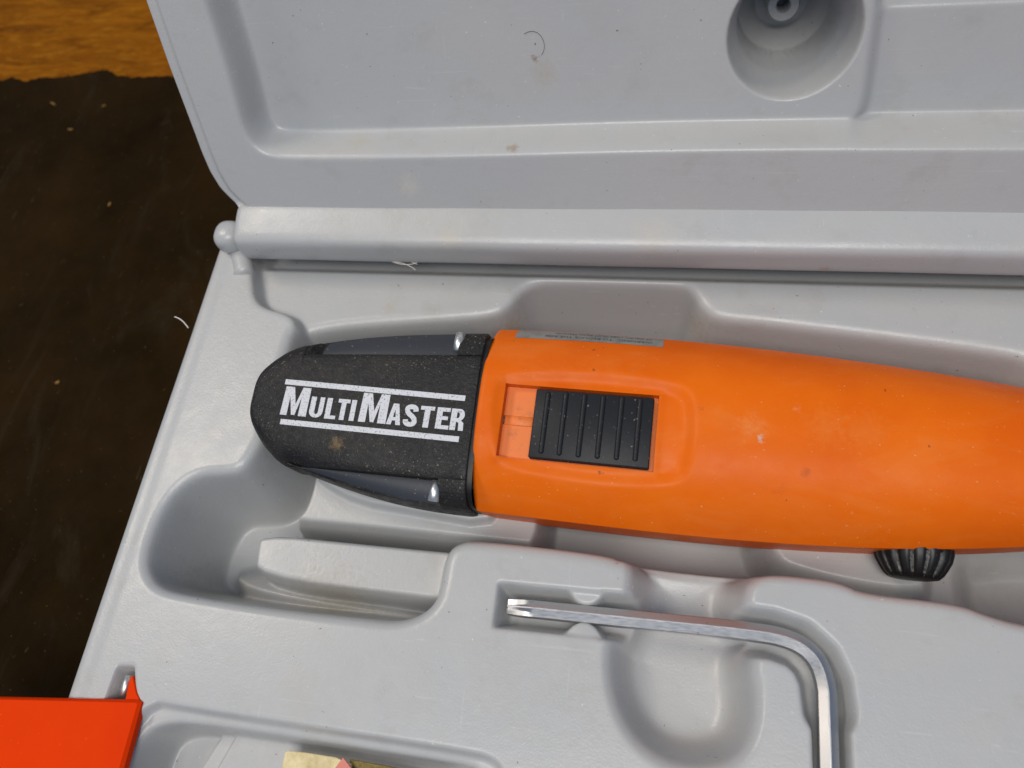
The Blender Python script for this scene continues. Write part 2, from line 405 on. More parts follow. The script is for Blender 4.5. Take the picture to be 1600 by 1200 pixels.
# square end of the slot
kd = kpath[1]-kpath[0]; kd /= np.linalg.norm(kd); kn = np.array([-kd[1], kd[0]])
a_ = (X-kpath[0, 0])*kd[0]+(Y-kpath[0, 1])*kd[1]; b_ = (X-kpath[0, 0])*kn[0]+(Y-kpath[0, 1])*kn[1]
bx = np.maximum(np.maximum(-a_-.6, a_-30), np.abs(b_)-3.2)
slot = np.where(a_ < 26, 1-sm(bx/3.6), slot)
H = np.minimum(H, H*(1-slot)+(-10.5)*slot)
slot2 = 1-sm((dk2-2.7)/2.2)
H = np.minimum(H, H*(1-slot2)+(-10.5)*slot2)
# clip nubs
for (cx, cy, r_) in ((917, 917, 5.4), (911, 1001, 5.6)):
    c_ = P(cx, cy, -1)
    d_ = np.hypot(X-c_[0], Y-c_[1])-r_
    cap = (B*0-.9)-.15*np.clip(d_+4, 0, 9)
    k_ = 1-sm((d_+.6)/1.3)
    H = np.maximum(H, H*(1-k_)+cap*k_) if cy > 950 else np.where(d_ < .8, np.maximum(H, H*(1-k_)+(-1.6)*k_), H)
# front accessory deck and its bin
deck = chaikin(P2([(214, 1092), (300, 1107), (500, 1138), (740, 1175), (772, 1186), (786, 1205), (790, 1260), (780, 1500), (60, 1500), (140, 1300)]), 2)
H = H + (-3.2-H)*wall(sdf(deck, X, Y), 2.2, .6)
binp = chaikin(P2([(160, 1330), (188, 1230), (206, 1175), (224, 1146), (252, 1129), (300, 1127), (560, 1166), (735, 1193), (752, 1206), (750, 1330)], -3.2), 2)
Fb = np.full_like(X, -21.0)
for px0, px1, lev in ((352, 310, -15.5), (372, 334, -12.0)):
    q0 = P(px0, 1135, lev); q1 = P(px1, 1200, lev)
    s_ = (X-np.interp(Y, [q1[1], q0[1]], [q1[0], q0[0]]))
    Fb = np.maximum(Fb, -21+(lev+21)*sm(s_/2.0+.5))
H = sink(H, sdf(binp, X, Y), Fb, 1.6, 2.4, .15, 1.2)
# little hinge slot of the compartment cover
hs = P2([(184, 1042), (207, 1042), (209, 1092), (196, 1108), (160, 1108), (166, 1090)])
H = H + (-8-H)*wall(sdf(hs, X, Y), 2.4, .6)*(H > -6)
H = blur(H, 2)
# rolled outer rim on the left
e_ = X-xl[:, None]
H -= 2.6*(1-np.sqrt(np.clip(1-(np.clip(3.0-e_, 0, 3)/3.0)**2, 0, 1)))
H -= .3*sm((8.5-e_)/4.5)
V = np.stack([X, Y, H], -1)
# outer walls: down to the bench on all four sides
def skirt(V):
    def ring(off, z):
        q = V.copy()
    r, c, _ = V.shape
    L_ = V[:, :1].copy(); L_[..., 0] += 6; L_[..., 2] = ZT+.2
    L0 = V[:, :1].copy(); L0[..., 2] -= 3
    R_ = V[:, -1:].copy(); R_[..., 2] = ZT+.2
    V2 = np.concatenate([L_, L0, V, R_], 1)
    F_ = V2[:1].copy(); F_[..., 2] = ZT+.2
    K_ = V2[-1:].copy(); K_[..., 2] = ZT+.2
    return np.concatenate([F_, V2, K_], 0)
tray = grid_mesh('base_tray', skirt(V), M['tray'], case)

# hinge knuckle: a rounded boss rising out of the rear corner of the tray
def ellip(name, c, r, material, parent, nu=28, nv=18, power=2.0):
    Vv = []; Ff = []
    for i in range(nv+1):
        ph = -math.pi/2+math.pi*i/nv
        for k in range(nu):
            th = 2*math.pi*k/nu
            f = lambda v: math.copysign(abs(v)**(2/power), v)
            Vv.append((c[0]+r[0]*f(math.cos(ph))*f(math.cos(th)), c[1]+r[1]*f(math.cos(ph))*f(math.sin(th)), c[2]+r[2]*f(math.sin(ph))))
    for i in range(nv):
        for k in range(nu): Ff.append((i*nu+k, i*nu+(k+1) % nu, (i+1)*nu+(k+1) % nu, (i+1)*nu+k))
    return mk(name, Vv, Ff, material, parent)
kc = P(357, 365, 6)
ellip('hinge_knuckle', (kc[0]+.4, kc[1]-.6, 4.6), (5.6, 5.8, 5.6), M['tray'], case, power=2.5)
# neck: half round ridge from the knuckle down to the land
nk0 = P(366, 388, 2); nk1 = P(379, 428, -1)
tube('hinge_neck', [(nk0[0]+1.2, nk0[1]+3.5, -1.4), (nk0[0]+1.5, nk0[1]-1, -1.5), (nk1[0]-.2, nk1[1]+2.0, -1.9), (nk1[0], nk1[1]-.6, -2.1)], [3.9, 3.9, 3.8, 3.8], M['tray'], case, 40)

# ------------------------------------------------------------------ lid
lidroot = bpy.data.objects.new('lid_pivot', None)
def lw(x, h, n): return LO + np.array([x, 0, 0]) + HD*h + ND*n     # lid coords -> world
lid_M = Matrix(((1, HD[0], ND[0], 0), (0, HD[1], ND[1], 0), (0, HD[2], ND[2], 0), (0, 0, 0, 1)))
lid_M = Matrix.Translation(Vector(LO)*S) @ lid_M
bpy.data.objects.remove(lidroot)
lo_px = [(150, -215), (225, 0), (262, 105), (300, 205), (313, 240), (326, 270), (342, 296), (362, 316), (384, 333)]
lo = np.array([L(a, b, -1) for a, b in lo_px]); lo = lo[np.argsort(lo[:, 1])]
NLX, NLH = 760, 330
hh = np.linspace(10.5, 150.0, NLH)
xl2 = np.interp(hh, lo[:, 1], lo[:, 0]); 
bot = hh < lo[0, 1]; xl2[bot] = lo[0, 0]+ (lo[0,1]-hh[bot])*.3
k_ = np.ones(7)/7; xs_ = np.convolve(np.pad(xl2, 3, 'edge'), k_, 'valid'); xl2 = xs_
u2 = np.linspace(0, 1, NLX)
LX = xl2[:, None]+(XR-xl2)[:, None]*u2[None, :]; LH = np.repeat(hh[:, None], NLX, 1)
N = .2*np.sin(LX*.027)*np.sin(LH*.05)
# ledge up to the hinge bar
hb = np.mean([L(700, 326, 0)[1], L(1400, 327, 0)[1]])
# lip round the outside edge
dl = LX-xl2[:, None]
N -= 2.2*(1-sm((dl-3.6)/1.0))*sm((LH-hb+2)/2)
# recessed inner panel
rp = np.array([L(*q, 0) for q in [(240, -260), (322, 0), (352, 90), (372, 160), (382, 200), (398, 228), (420, 240), (460, 243), (700, 240), (1000, 232), (1300, 229), (1600, 227), (2300, 224), (2300, -260)]])
rp = chaikin(rp, 2)
sdr = sdf(rp, LX, LH)
D1 = -11.5
N = N + (D1-N)*wall(sdr, 5.2, .9)
# deeper panel on the right
rq = np.array([L(*q, D1) for q in [(1405, -220), (1375, 0), (1362, 100), (1353, 160), (1345, 182), (1330, 192), (1330, 215), (2300, 215), (2300, -220)]])
rq = chaikin(rq, 2)
N = N - 4.2*wall(sdf(rq, LX, LH), 4.4, 1.6)*wall(sdr, 5.2, .9)
hq = L(1500, 6, D1-4)[1]
N = N - 3.0*sm((LH-hq)/2.5)*wall(sdf(rq, LX, LH), 2.4, .4)
hq2 = L(800, -2, D1)[1]
# stepped round hollow
a0 = L(1135, 50, D1); a1 = L(1352, 45, D1); a2 = L(1240, 157, D1)
rad = abs(a1[0]-a0[0])/2; hc = np.array([(a0[0]+a1[0])/2, a2[1]+rad])
R = np.hypot(LX-hc[0], LH-hc[1])
prof_r = np.array([0, 8.5, rad-4.6, rad-3.9, rad-1.0, rad-.35, rad])
prof_n = np.array([-56, -56, -47, -30, -14.8, -11.9, D1])
N = blur(N, 8)
hol = np.interp(R, prof_r, prof_n)
N = np.where(R < rad, hol, N)
LV = np.stack([LX, LH, N], -1)
def lid_skirt(V):
    L0 = V[:, :1].copy(); L0[..., 2] -= 4
    L_ = V[:, :1].copy(); L_[..., 0] += 4; L_[..., 2] = -60
    R_ = V[:, -1:].copy(); R_[..., 2] = -60
    V2 = np.concatenate([L_, L0, V, R_], 1)
    a = V2[:1].copy(); a[..., 2] = -60; a[..., 1] += 2
    b = V2[-1:].copy(); b[..., 2] = -60
    return np.concatenate([a, V2, b], 0)
lid = grid_mesh('lid', lid_skirt(LV), M['lid'], case); lid.matrix_local = lid_M
# hollow boss standing in the round hollow
V = []; Fc = []
bp = [(5.5, -56.5), (5.1, -47), (4.7, -46.2), (2.5, -46.2), (2.1, -46.7), (2.0, -59), (.01, -59)]
for r_, n_ in bp:
    for k in range(48): V.append((hc[0]+r_*math.cos(2*math.pi*k/48), hc[1]+r_*math.sin(2*math.pi*k/48), n_))
for i in range(len(bp)-1):
    for k in range(48): Fc.append((i*48+k, i*48+(k+1) % 48, (i+1)*48+(k+1) % 48, (i+1)*48+k))
boss = mk('screw_boss', V, Fc, M['lid'], lid, sharp=50)
# back shell of the lid
bs = mk('lid_back', [(2, 6, -60.4), (XR, 6, -60.4), (XR, 150, -60.4), (-6, 150, -60.4), (2, 6, -62), (XR, 6, -62), (XR, 150, -62), (-6, 150, -62)],
        [(0, 1, 2, 3), (4, 5, 6, 7), (0, 1, 5, 4), (1, 2, 6, 5), (2, 3, 7, 6), (3, 0, 4, 7)], M['lid'], case, smooth=False)
bs.matrix_local = lid_M
# hinge bar: a long round roll with a domed end
x0b = P(377, 372, 8)[0]-.3
pf = np.array([(12.9, 17.3), (4.6, 14.9), (2.0, 14.0), (.5, 12.9), (-.3, 11.2), (-.55, 8.5), (-.45, 4.6), (.2, 2.0), (1.8, .1), (4.5, -.9), (14, -.9), (16, 8.0), (14.2, 16.4)])
pf = chaikin(pf, 2); NP = len(pf); pc_ = np.array([6.0, 7.4])
V = []; Fc = []
st = [(x0b+.0, .62), (x0b+.3, .78), (x0b+.9, .90), (x0b+1.8, .965), (x0b+3, 1.0)]+[(x0b+3+k*(XR-x0b-3)/40, 1.0) for k in range(1, 41)]
for x_, sc in st:
    for y_, z_ in pf:
        V.append((x_, pc_[0]+(y_-pc_[0])*sc, pc_[1]+(z_-pc_[1])*sc+.07*math.sin(x_*.09)))
for i in range(len(st)-1):
    for k in range(NP): Fc.append((i*NP+k, i*NP+(k+1) % NP, (i+1)*NP+(k+1) % NP, (i+1)*NP+k))
Fc.append(tuple(range(NP))); Fc.append(tuple(range((len(st)-1)*NP, len(st)*NP)))
mk('hinge_bar', V, Fc, M['bar'], case, sharp=60)

# ------------------------------------------------------------------ orange compartment cover, folded open over the left edge
zc = 1.6
cv = P2([(-260, 1083), (0, 1088), (214, 1093), (219, 1097), (190, 1203), (120, 1480), (-260, 1480)], zc)
cv_t = [tuple(q) for q in cv]
def plate(name, poly, z0, z1, material, parent=None, bev=.6):
    poly = np.asarray(poly); n_ = len(poly); c_ = poly.mean(0)
    inn = []
    for i in range(n_):
        a, b, d = poly[i-1], poly[i], poly[(i+1) % n_]
        e1 = (b-a)/np.linalg.norm(b-a); e2 = (d-b)/np.linalg.norm(d-b)
        ar = 1.0
        nn = np.array([-(e1+e2)[1], (e1+e2)[0]]); nn /= np.linalg.norm(nn)+1e-9
        inn.append(b+nn*bev if (c_-b)@nn > 0 else b-nn*bev)
    Vv = [(p[0], p[1], z0) for p in poly]+[(p[0], p[1], z1-bev) for p in poly]+[(p[0]*.3+q[0]*.7, p[1]*.3+q[1]*.7, z1-bev*.3) for p, q in zip(poly, inn)]+[(q[0], q[1], z1) for q in inn]
    Ff = [tuple(range(n_))[::-1], tuple(range(3*n_, 4*n_))]
    for l_ in range(3):
        for i in range(n_): Ff.append((l_*n_+i, l_*n_+(i+1) % n_, (l_+1)*n_+(i+1) % n_, (l_+1)*n_+i))
    return mk(name, Vv, Ff, material, parent, smooth=True, sharp=40)
cover = plate('compartment_cover', cv_t, zc-3.2, zc, M['cover'], case, .9)
ta = P2([(195, 1096), (203, 1058), (208, 1056), (214, 1082), (220, 1096)], .2)
plate('hinge_tab', ta, -3.5, .35, M['cover'], cover, .3)
pa = P(202, 1055, -3); pb = P(192, 1088, -3)
tube('hinge_pin', [pa, pb], 1.2, M['pin'], case, 12)

# ------------------------------------------------------------------ the tool
tool = empty('oscillating_tool', TO, TR)
tag(tool, 'orange and black corded multi tool lying in the grey case', 'power tool')
TOP = 21.0
def fit(pts, wz, deg=3):
    q = np.array([T(a, b, wz) for a, b in pts]); return np.poly1d(np.polyfit(q[:, 0], q[:, 1], deg)), q
far, qf = fit([(775, 515), (900, 520), (1040, 530), (1170, 543), (1300, 560), (1450, 581), (1600, 605), (1760, 636)], 7)
near, qn = fit([(750, 808), (850, 821), (960, 834), (1130, 852), (1300, 863), (1400, 866), (1500, 866), (1600, 862), (1760, 846)], -9)
hfar, hqf = fit([(436, 552), (480, 540), (520, 532), (600, 523), (700, 518), (765, 518)], 12.5)
hnear, hqn = fit([(440, 723), (480, 741), (560, 768), (640, 790), (700, 799), (747, 803)], 7)
ub = .5*(T(770, 517, 9)[0]+T(748, 808, -9)[0])         # seam between head and housing
sw = [T(783, 600, TOP-1.5), T(1029, 615, TOP-1.5), T(1022, 734, TOP-1.5), T(780, 713, TOP-1.5)]
su0 = (sw[0][0]+sw[3][0])/2; su1 = (sw[1][0]+sw[2][0])/2; sv1 = (sw[0][1]+sw[1][1])/2; sv0 = (sw[2][1]+sw[3][1])/2
VC = (sv0+sv1)/2; HS = 19.0
# housing top profile
def hw_vc(u): return (far(u)-near(u))/2, (far(u)+near(u))/2
def htop(u): return TOP - 1.4*np.clip((u-60)/110, 0, 2)**2
NN = 2.8; ZE = 7.0; ZB = -9.0
def crown(u, tt): return ZE+(htop(u)-ZE)*(1-np.clip(np.abs(tt), 0, 1)**NN)
U1 = ub+205
us = np.concatenate([ub+np.array([0.9, .95, 1.1, 1.4, 1.9, 2.5]), np.arange(ub+3.2, su0-.3, .9), [su0-.25, su0-.02, su0+.02], np.arange(su0+.6, su1-.3, .8), [su1-.02, su1+.02, su1+.25], np.arange(su1+1, su1+22, .7), np.arange(su1+23, U1, 2.0)])
edge_in = np.array([.88, .93, .965, .985, .995, 1.0])
vin = np.concatenate([[-HS], np.arange(-HS+.7, sv0-VC-.4, .7), [sv0-VC-.25, sv0-VC-.02, sv0-VC+.02], np.arange(sv0-VC+.6, sv1-VC-.3, .8), [sv1-VC-.02, sv1-VC+.02, sv1-VC+.25], np.arange(sv1-VC+.7, HS-.3, .7), [HS]])
q = np.linspace(0, 1, 26)[1:]
dep = np.array([T(*p_, TOP-1) for p_ in [(775, 590), (800, 582), (900, 578), (1000, 588), (1065, 600), (1086, 622), (1088, 670), (1080, 730), (1062, 752), (1000, 756), (900, 748), (800, 730), (768, 716), (766, 640)]])
dep = chaikin(dep, 2)
rows = []
for i, u in enumerate(us):
    a, c_ = hw_vc(u); sc = 1.0
    if i < 6: sc = 1-.045*(1-np.sin(np.arccos(np.clip(1-(u-ub-.9)/1.6, 0, 1))))
    cols = []
    tin0 = (VC-HS-c_)/a; tin1 = (VC+HS-c_)/a
    t_ = np.concatenate([(tin0-(tin0+1)*(1-(1-q)**3))[::-1], (VC+vin-c_)/a, tin1+(1-tin1)*(1-(1-q)**3)])
    z = crown(u, t_)
    v = c_+a*t_
    low_t = np.linspace(0, 1, 14)[1:]
    sd_z = np.array([ZE-.5, ZE-3, ZE-8, ZB]); sd_v = np.array([a, a-.05, a-.1, a-.1])
    vl = np.concatenate([c_-sd_v, c_-(a-.1)*np.cos(low_t*math.pi/2)**(2/2.6)]); zl = np.concatenate([sd_z, ZB-19*np.sin(low_t*math.pi/2)**(2/2.6)])
    vr = np.concatenate([c_+sd_v, c_+(a-.1)*np.cos(low_t*math.pi/2)**(2/2.6)])
    v = np.concatenate([vl[::-1], v, vr]); z = np.concatenate([zl[::-1], z, zl])
    rows.append(np.stack([np.full_like(v, u), c_+(v-c_)*sc, z*sc], -1))
HV = np.stack(rows)
top_m = HV[..., 2] > 5
dd = sdf(dep, HV[..., 0], HV[..., 1])
HV[..., 2] -= np.where(top_m, 2.3*sm((1.0-dd)/5.0), 0)
inr = (HV[..., 0] > su0) & (HV[..., 0] < su1) & (HV[..., 1] > sv0) & (HV[..., 1] < sv1) & top_m
lipd = np.maximum(np.maximum(su0-HV[..., 0], HV[..., 0]-su1), np.maximum(sv0-HV[..., 1], HV[..., 1]-sv1))
HV[..., 2] += np.where(top_m & (lipd > 0), .5*np.exp(-(lipd/1.6)**2), 0)
ZF = TOP-5.4
HV[..., 2] = np.where(inr, ZF, HV[..., 2])
# thumb wheel window bulge near the dial is left plain; front ring closes on the seam
cap0 = HV[:1].copy(); cap0[..., 1] = VC+(cap0[..., 1]-VC)*.86; cap0[..., 2] *= .84
HV = np.concatenate([cap0, HV], 0)
sa = T(772, 517, 8); sb_ = T(748, 808, -4)
def seam_shift(A):
    k = (sa[0]-sb_[0])/(sa[1]-sb_[1]); m_ = (sa[0]+sb_[0])/2-k*(sa[1]+sb_[1])/2
    A[..., 0] += ((m_+k*A[..., 1])-ub)*np.exp(-((A[..., 0]-ub)/8.0)**2)
seam_shift(HV)
housing = grid_mesh('housing', HV, M['orange'], tool, flip=True, sharp=38)
# switch track floor
fl = .03
track = mk('switch_track', [(su0+.05, sv0+.05, ZF+.25), (su1-.05, sv0+.05, ZF+.25), (su1-.05, sv1-.05, ZF+.25), (su0+.05, sv1-.05, ZF+.25)], [(0, 1, 2, 3)], M['track'], tool, smooth=False)
def box(name, lo_, hi_, material, parent, bev=.4, seg=2, shear=None):
    bm = bmesh.new(); bmesh.ops.create_cube(bm, size=1)
    for v in bm.verts:
        v.co = Vector([(lo_[i]+hi_[i])/2+v.co[i]*(hi_[i]-lo_[i]) for i in range(3)])*S
    bmesh.ops.bevel(bm, geom=list(bm.edges), offset=bev*S, segments=seg, affect='EDGES', profile=.5)
    me = bpy.data.meshes.new(name); bm.to_mesh(me); bm.free()
    me.polygons.foreach_set('use_smooth', [True]*len(me.polygons)); me.materials.append(material)
    o = link(bpy.data.objects.new(name, me), parent)
    bm = bmesh.new(); bm.from_mesh(me)
    for e in bm.edges:
        if e.calc_face_angle(0) > math.radians(50): e.smooth = False
    bm.to_mesh(me); bm.free()
    return o
sl0 = (T(834, 604, TOP-1.5)[0]+T(829, 716, TOP-1.5)[0])/2
ST = TOP-1.9
sv0s, sv1s = sv0+.5, sv1-.9
slider = box('switch_slider', (sl0, sv0s, ZF+.3), (su1-1.3, sv1s, ST), M['slider'], tool, .35)
for (xa, ya), (xb, yb) in zip([(855, 613), (883, 613), (912, 616), (942, 618), (971, 620), (1000, 623)], [(847, 708), (875, 711), (905, 714), (934, 716), (964, 718), (993, 720)]):
    a = T(xa, ya, ST); b = T(xb, yb, ST); V = []; n_ = 12
    uc = (a[0]+b[0])/2; v_hi = a[1]-.6; v_lo = b[1]+.6
    rows = []
    for k in range(7):                      # half round bar with round ends
        ph = math.pi/2*k/6; r_ = .85*math.cos(ph); z_ = ST-.12+.8*math.sin(ph)
        ring = []
        for j in range(20):
            th = 2*math.pi*j/20
            yc = v_hi if math.sin(th) >= 0 else v_lo
            ring.append((uc+r_*math.cos(th), yc+r_*math.sin(th), z_))
        rows.append(ring)
    V = [v for r_ in rows for v in r_]; Fc = []
    for i in range(6):
        for j in range(20): Fc.append((i*20+j, i*20+(j+1) % 20, (i+1)*20+(j+1) % 20, (i+1)*20+j))
    Fc.append(tuple(range(120, 140)))
    mk('rib', V, Fc, M['slider'], slider)
ia = T(790, 649, ZF+.3); ib = T(829, 667, ZF+.3)
box('switch_index', (ia[0], ib[1], ZF+.2), (sl0-.3, ia[1], ZF+.65), M['track'], track, .12, 1)
box('dirt_line', (su0+.1, ib[1], ZF+.2), (ia[0]-.1, ia[1], ZF+.5), M['groove'], track, .1, 1)

# gear head
HT = TOP-1.0
u_s = .5*(T(448, 550, HT)[0]+T(455, 722, HT)[0])
u_tip = T(390, 618, HT-3)[0]
uc_ = .5*(T(706, 545, HT)[0]+T(687, 760, HT)[0])
tf = np.array([T(440, 551, HT), T(700, 553, HT)]); tn = np.array([T(440, 721, HT), T(686, 746, HT)])
vtf = np.poly1d(np.polyfit(tf[:, 0], tf[:, 1], 1)); vtn = np.poly1d(np.polyfit(tn[:, 0], tn[:, 1], 1))
def hout(u):
    if u >= u_s:
        return min(hnear(u), vtn(u)-.3), max(hfar(u), vtf(u)+.3)
    k = min(max((u_s-u)/(u_s-u_tip), 0), 1); g = (1-k**1.6)**.58
    a, b = min(hnear(u_s), vtn(u_s)-.3), max(hfar(u_s), vtf(u_s)+.3); mid = T(391, 618, HT-3)[1]
    c_ = (a+b)/2+(mid-(a+b)/2)*k
    return c_-(b-a)/2*g, c_+(b-a)/2*g
def head_z(tt, n_=4.6): return HT*(1-np.clip(np.abs(tt), 0, 1)**n_)**(1/n_)
ul = np.concatenate([u_tip+(u_s-u_tip)*(1-np.cos(np.linspace(.03, math.pi/2, 26))), np.arange(u_s+1, uc_-.3, 1.2), [uc_-.02, uc_+.02, uc_+.3], np.arange(uc_+1, ub-.4, 1.0), [ub-.6, ub-.3, ub-.05]])
rows = []
e = 1-(1-np.linspace(0, 1, 14))**3.5
for u in ul:
    a, b = hout(u); c_ = (a+b)/2; hw = (b-a)/2
    g = min(1, max(0, (u-u_s)/10.0))
    tl, tu = (vtn(u)-c_)/hw, (vtf(u)-c_)/hw
    if u < u_s+.5: tl, tu = -.985, .985
    tl = max(tl, -.985); tu = min(tu, .985)
    lowt = -1+(tl+1)*np.linspace(0, 1, 12)
    mid = tl+(tu-tl)*np.linspace(0, 1, 40)
    mid[0] += 0; 
    hi = tu+(1-tu)*np.linspace(0, 1, 12)
    tt = np.concatenate([lowt, mid, hi])
    z = head_z(tt)
    nl = len(lowt); nm = len(mid)
    if u < uc_ and u > u_s+.5:
        dz = 6.2*sm((u-u_s)/6)
        z[:nl] = np.minimum(z[:nl], HT-dz-.8*(1-np.linspace(0, 1, 12))**2*2); z[nl+nm:] = np.minimum(z[nl+nm:], HT-dz-.8*np.linspace(0, 1, 12)**2*2)
        z[0] = min(z[0], HT-dz-2); z[-1] = min(z[-1], HT-dz-2)
    z[nl] -= .45; z[nl+nm-1] -= .45
    v = c_+hw*tt
    if u > ub-.7: s_ = {True: .985}.get(u > ub-.2, .995); v = c_+(v-c_)*s_; z = z*s_
    # soften the front brow of the tongue
    br = min(1, max(0, (u-u_tip)/4.0)); z = z*(1-.30*(1-br)**2)
    lt = np.linspace(0, 1, 10)[1:]
    vl = c_-hw*(1-.55*lt**1.3); vr = c_+hw*(1-.55*lt**1.3); zl = lambda z0: z0+(-24-z0)*lt**.9
    zz = np.concatenate([zl(z[0])[::-1], z, zl(z[-1])]); vv = np.concatenate([vl[::-1], v, vr])
    rows.append(np.stack([np.full_like(vv, u), vv, zz], -1))
GV = np.stack(rows)
capb = GV[-1:].copy(); cc = capb[..., 1].mean(); capb[..., 1] = cc+(capb[..., 1]-cc)*.8; capb[..., 2] *= .8
capf = GV[:1].copy(); capf[..., 1] = GV[0, :, 1].mean(); capf[..., 0] = u_tip-.02
GV = np.concatenate([capf, GV, capb], 0); seam_shift(GV)
head = grid_mesh('gear_head', GV, M['head'], tool, flip=True, sharp=35)
# smooth side plates lying in the two wedge recesses
for side in (0, 1):
    rr_ = []
    for u in np.concatenate([np.linspace(u_s+.8, uc_-.4, 46)]):
        a, b = hout(u); c_ = (a+b)/2; hw = (b-a)/2
        tl, tu = (vtn(u)-c_)/hw, (vtf(u)-c_)/hw
        s0, s1 = ((-.965, tl-.012), (tu+.012, .965))[side]
        if s1 <= s0: s1 = s0+.002
        ts = np.linspace(s0, s1, 9); edge = np.linspace(0, 1, 9) if side else np.linspace(1, 0, 9)
        zz = HT-5.5-1.0*edge**2*2
        rr_.append(np.stack([np.full(9, u), c_+hw*ts, zz], -1))
    grid_mesh('side_plate', np.stack(rr_), M['recess'], head, flip=True)
# seam ring
nr = 60; V = []; Fc = []
for k_, (u, s_) in enumerate(((ub-.8, .955), (ub+1.6, .955))):
    a, b = hout(min(u, ub)); c_ = (a+b)/2; hw = (b-a)/2*s_
    for j in range(nr):
        th = 2*math.pi*j/nr; f = lambda v_, p_: math.copysign(abs(v_)**(2/p_), v_)
        V.append((u, c_+hw*f(math.cos(th), 4), HT*.95*f(math.sin(th), 5)))
for j in range(nr): Fc.append((j, (j+1) % nr, nr+(j+1) % nr, nr+j))
V = np.array(V); seam_shift(V)
mk('seam_ring', V, Fc, M['dial'], tool)
# bright pins closing the recesses
for (xa, ya), (xb, yb) in (((707, 522), (703, 549)), ((681, 753), (680, 783))):
    a = T(xa, ya, HT-3.5); b = T(xb, yb, HT-3.5); V = []
    tube('retaining_pin', [(uc_-.5, a[1]+.2, HT-3.4), (uc_-.5, (a[1]+b[1])/2, HT-3.0), (uc_-.5, b[1]-.1, HT-3.0)], [1.5, 1.65, 1.65], M['pin'], head, 16)

# lettering on the head
def arc(cx, cy, rx, ry, a0, a1, n=8):
    return [(cx+rx*math.cos(math.radians(a0+(a1-a0)*i/n)), cy+ry*math.sin(math.radians(a0+(a1-a0)*i/n))) for i in range(n+1)]
def stroke(pts, th):
    pts = [np.array(p_, float) for p_ in pts]; l_, r_ = [], []
    for i, p_ in enumerate(pts):
        d = pts[min(i+1, len(pts)-1)]-pts[max(i-1, 0)]; d /= np.linalg.norm(d); nn = np.array([-d[1], d[0]])
        tx = np.array([th, th*.62])
        l_.append(tuple(p_+nn*tx/2)); r_.append(tuple(p_-nn*tx/2))
    return l_+r_[::-1]
G = {
 'M': [[(0, 0), (.03, 1), (.36, 1), (.52, .40), (.69, 1), (1, 1), (1, 0), (.70, 0), (.70, .66), (.56, .02), (.43, .02), (.26, .66), (.26, 0)]],
 'U': [[(0, 1), (.38, 1), (.38, .30)]+arc(.52, .30, .14, .14, 180, 360, 6)+[(.66, .30), (.66, 1), (1, 1), (1, .30)]+arc(.5, .30, .5, .30, 0, -180, 12)],
 'L': [[(0, 0), (0, 1), (.48, 1), (.48, .17), (1, .17), (1, .0)]],
 'T': [[(.30, 0), (.30, .82), (0, .82), (0, 1), (1, 1), (1, .82), (.70, .82), (.70, 0)]],
 'I': [[(.05, 0), (.05, 1), (.95, 1), (.95, 0)]],
 'A': [[(0, 0), (.30, 1), (.70, 1), (1, 0), (.66, 0), (.61, .20), (.38, .20), (.33, 0)], [(.41, .36), (.59, .36), (.50, .74)]],
 'E': [[(0, 0), (0, 1), (.98, 1), (.98, .82), (.42, .82), (.42, .60), (.86, .60), (.86, .43), (.42, .43), (.42, .18), (1, .18), (1, 0)]],
 'R': [[(0, 0), (0, 1), (.62, 1)]+arc(.62, .73, .36, .27, 90, -55, 8)+[(.76, .47), (.96, .36), (1, 0), (.64, 0), (.60, .36), (.42, .40), (.42, 0)], [(.42, .57), (.42, .84), (.52, .84)]+arc(.52, .705, .10, .135, 90, -90, 6)+[(.52, .57)]],
 'S': [stroke([(.82, .70)]+[(.80, .80)]+arc(.5, .80, .30, .115, 10, 190, 8)+[(.22, .70), (.35, .58), (.62, .46), (.78, .34), (.80, .24)]+arc(.5, .20, .31, .115, 0, -180, 8)+[(.18, .30)], .36)],
}
bl0 = np.array(T(437, 647.5, HT)); bl1 = np.array(T(723, 673.5, HT))
bdir = (bl1-bl0)/np.linalg.norm(bl1-bl0); bup = np.array([-bdir[1], bdir[0]])
capB = np.linalg.norm(T(441, 604, HT)-T(437, 648, HT)); capS = np.linalg.norm(T(486, 619.5, HT)-T(484, 651.5, HT))
lay = [('M', 437, 477.5, 1), ('U', 481, 502, 0), ('L', 506, 523, 0), ('T', 523.5, 542, 0), ('I', 544, 552.5, 0), ('M', 559, 602, 1), ('A', 603, 625, 0), ('S', 628, 650, 0), ('T', 653, 675, 0), ('E', 679, 700, 0), ('R', 701.5, 723, 0)]
LVt, LF = [], []
def z_print(p_):
    a, b = hout(p_[0]); c_ = (a+b)/2; return float(head_z(np.array([(p_[1]-c_)/((b-a)/2)]))[0])+.07
def add_poly(loops):
    base = len(LVt); flat = [p_ for l_ in loops for p_ in l_]
    tris = tessellate_polygon([[Vector((p_[0], p_[1], 0)) for p_ in l_] for l_ in loops])
    LVt.extend([(p_[0], p_[1], z_print(p_)) for p_ in flat]); LF.extend([tuple(base+i for i in t_) for t_ in tris])
ulen = np.linalg.norm(bl1-bl0)
def along(px):
    y_ = 647.5+(px-437)*(26/286); return (np.array(T(px, y_, HT))-bl0)@bdir
for ch, xa, xb, big in lay:
    a, b = along(xa), along(xb); hgt = capB if big else capS
    add_poly([[tuple(bl0+bdir*(a+(b-a)*x_)+bup*(hgt*y_)) for x_, y_ in l_] for l_ in G[ch]])
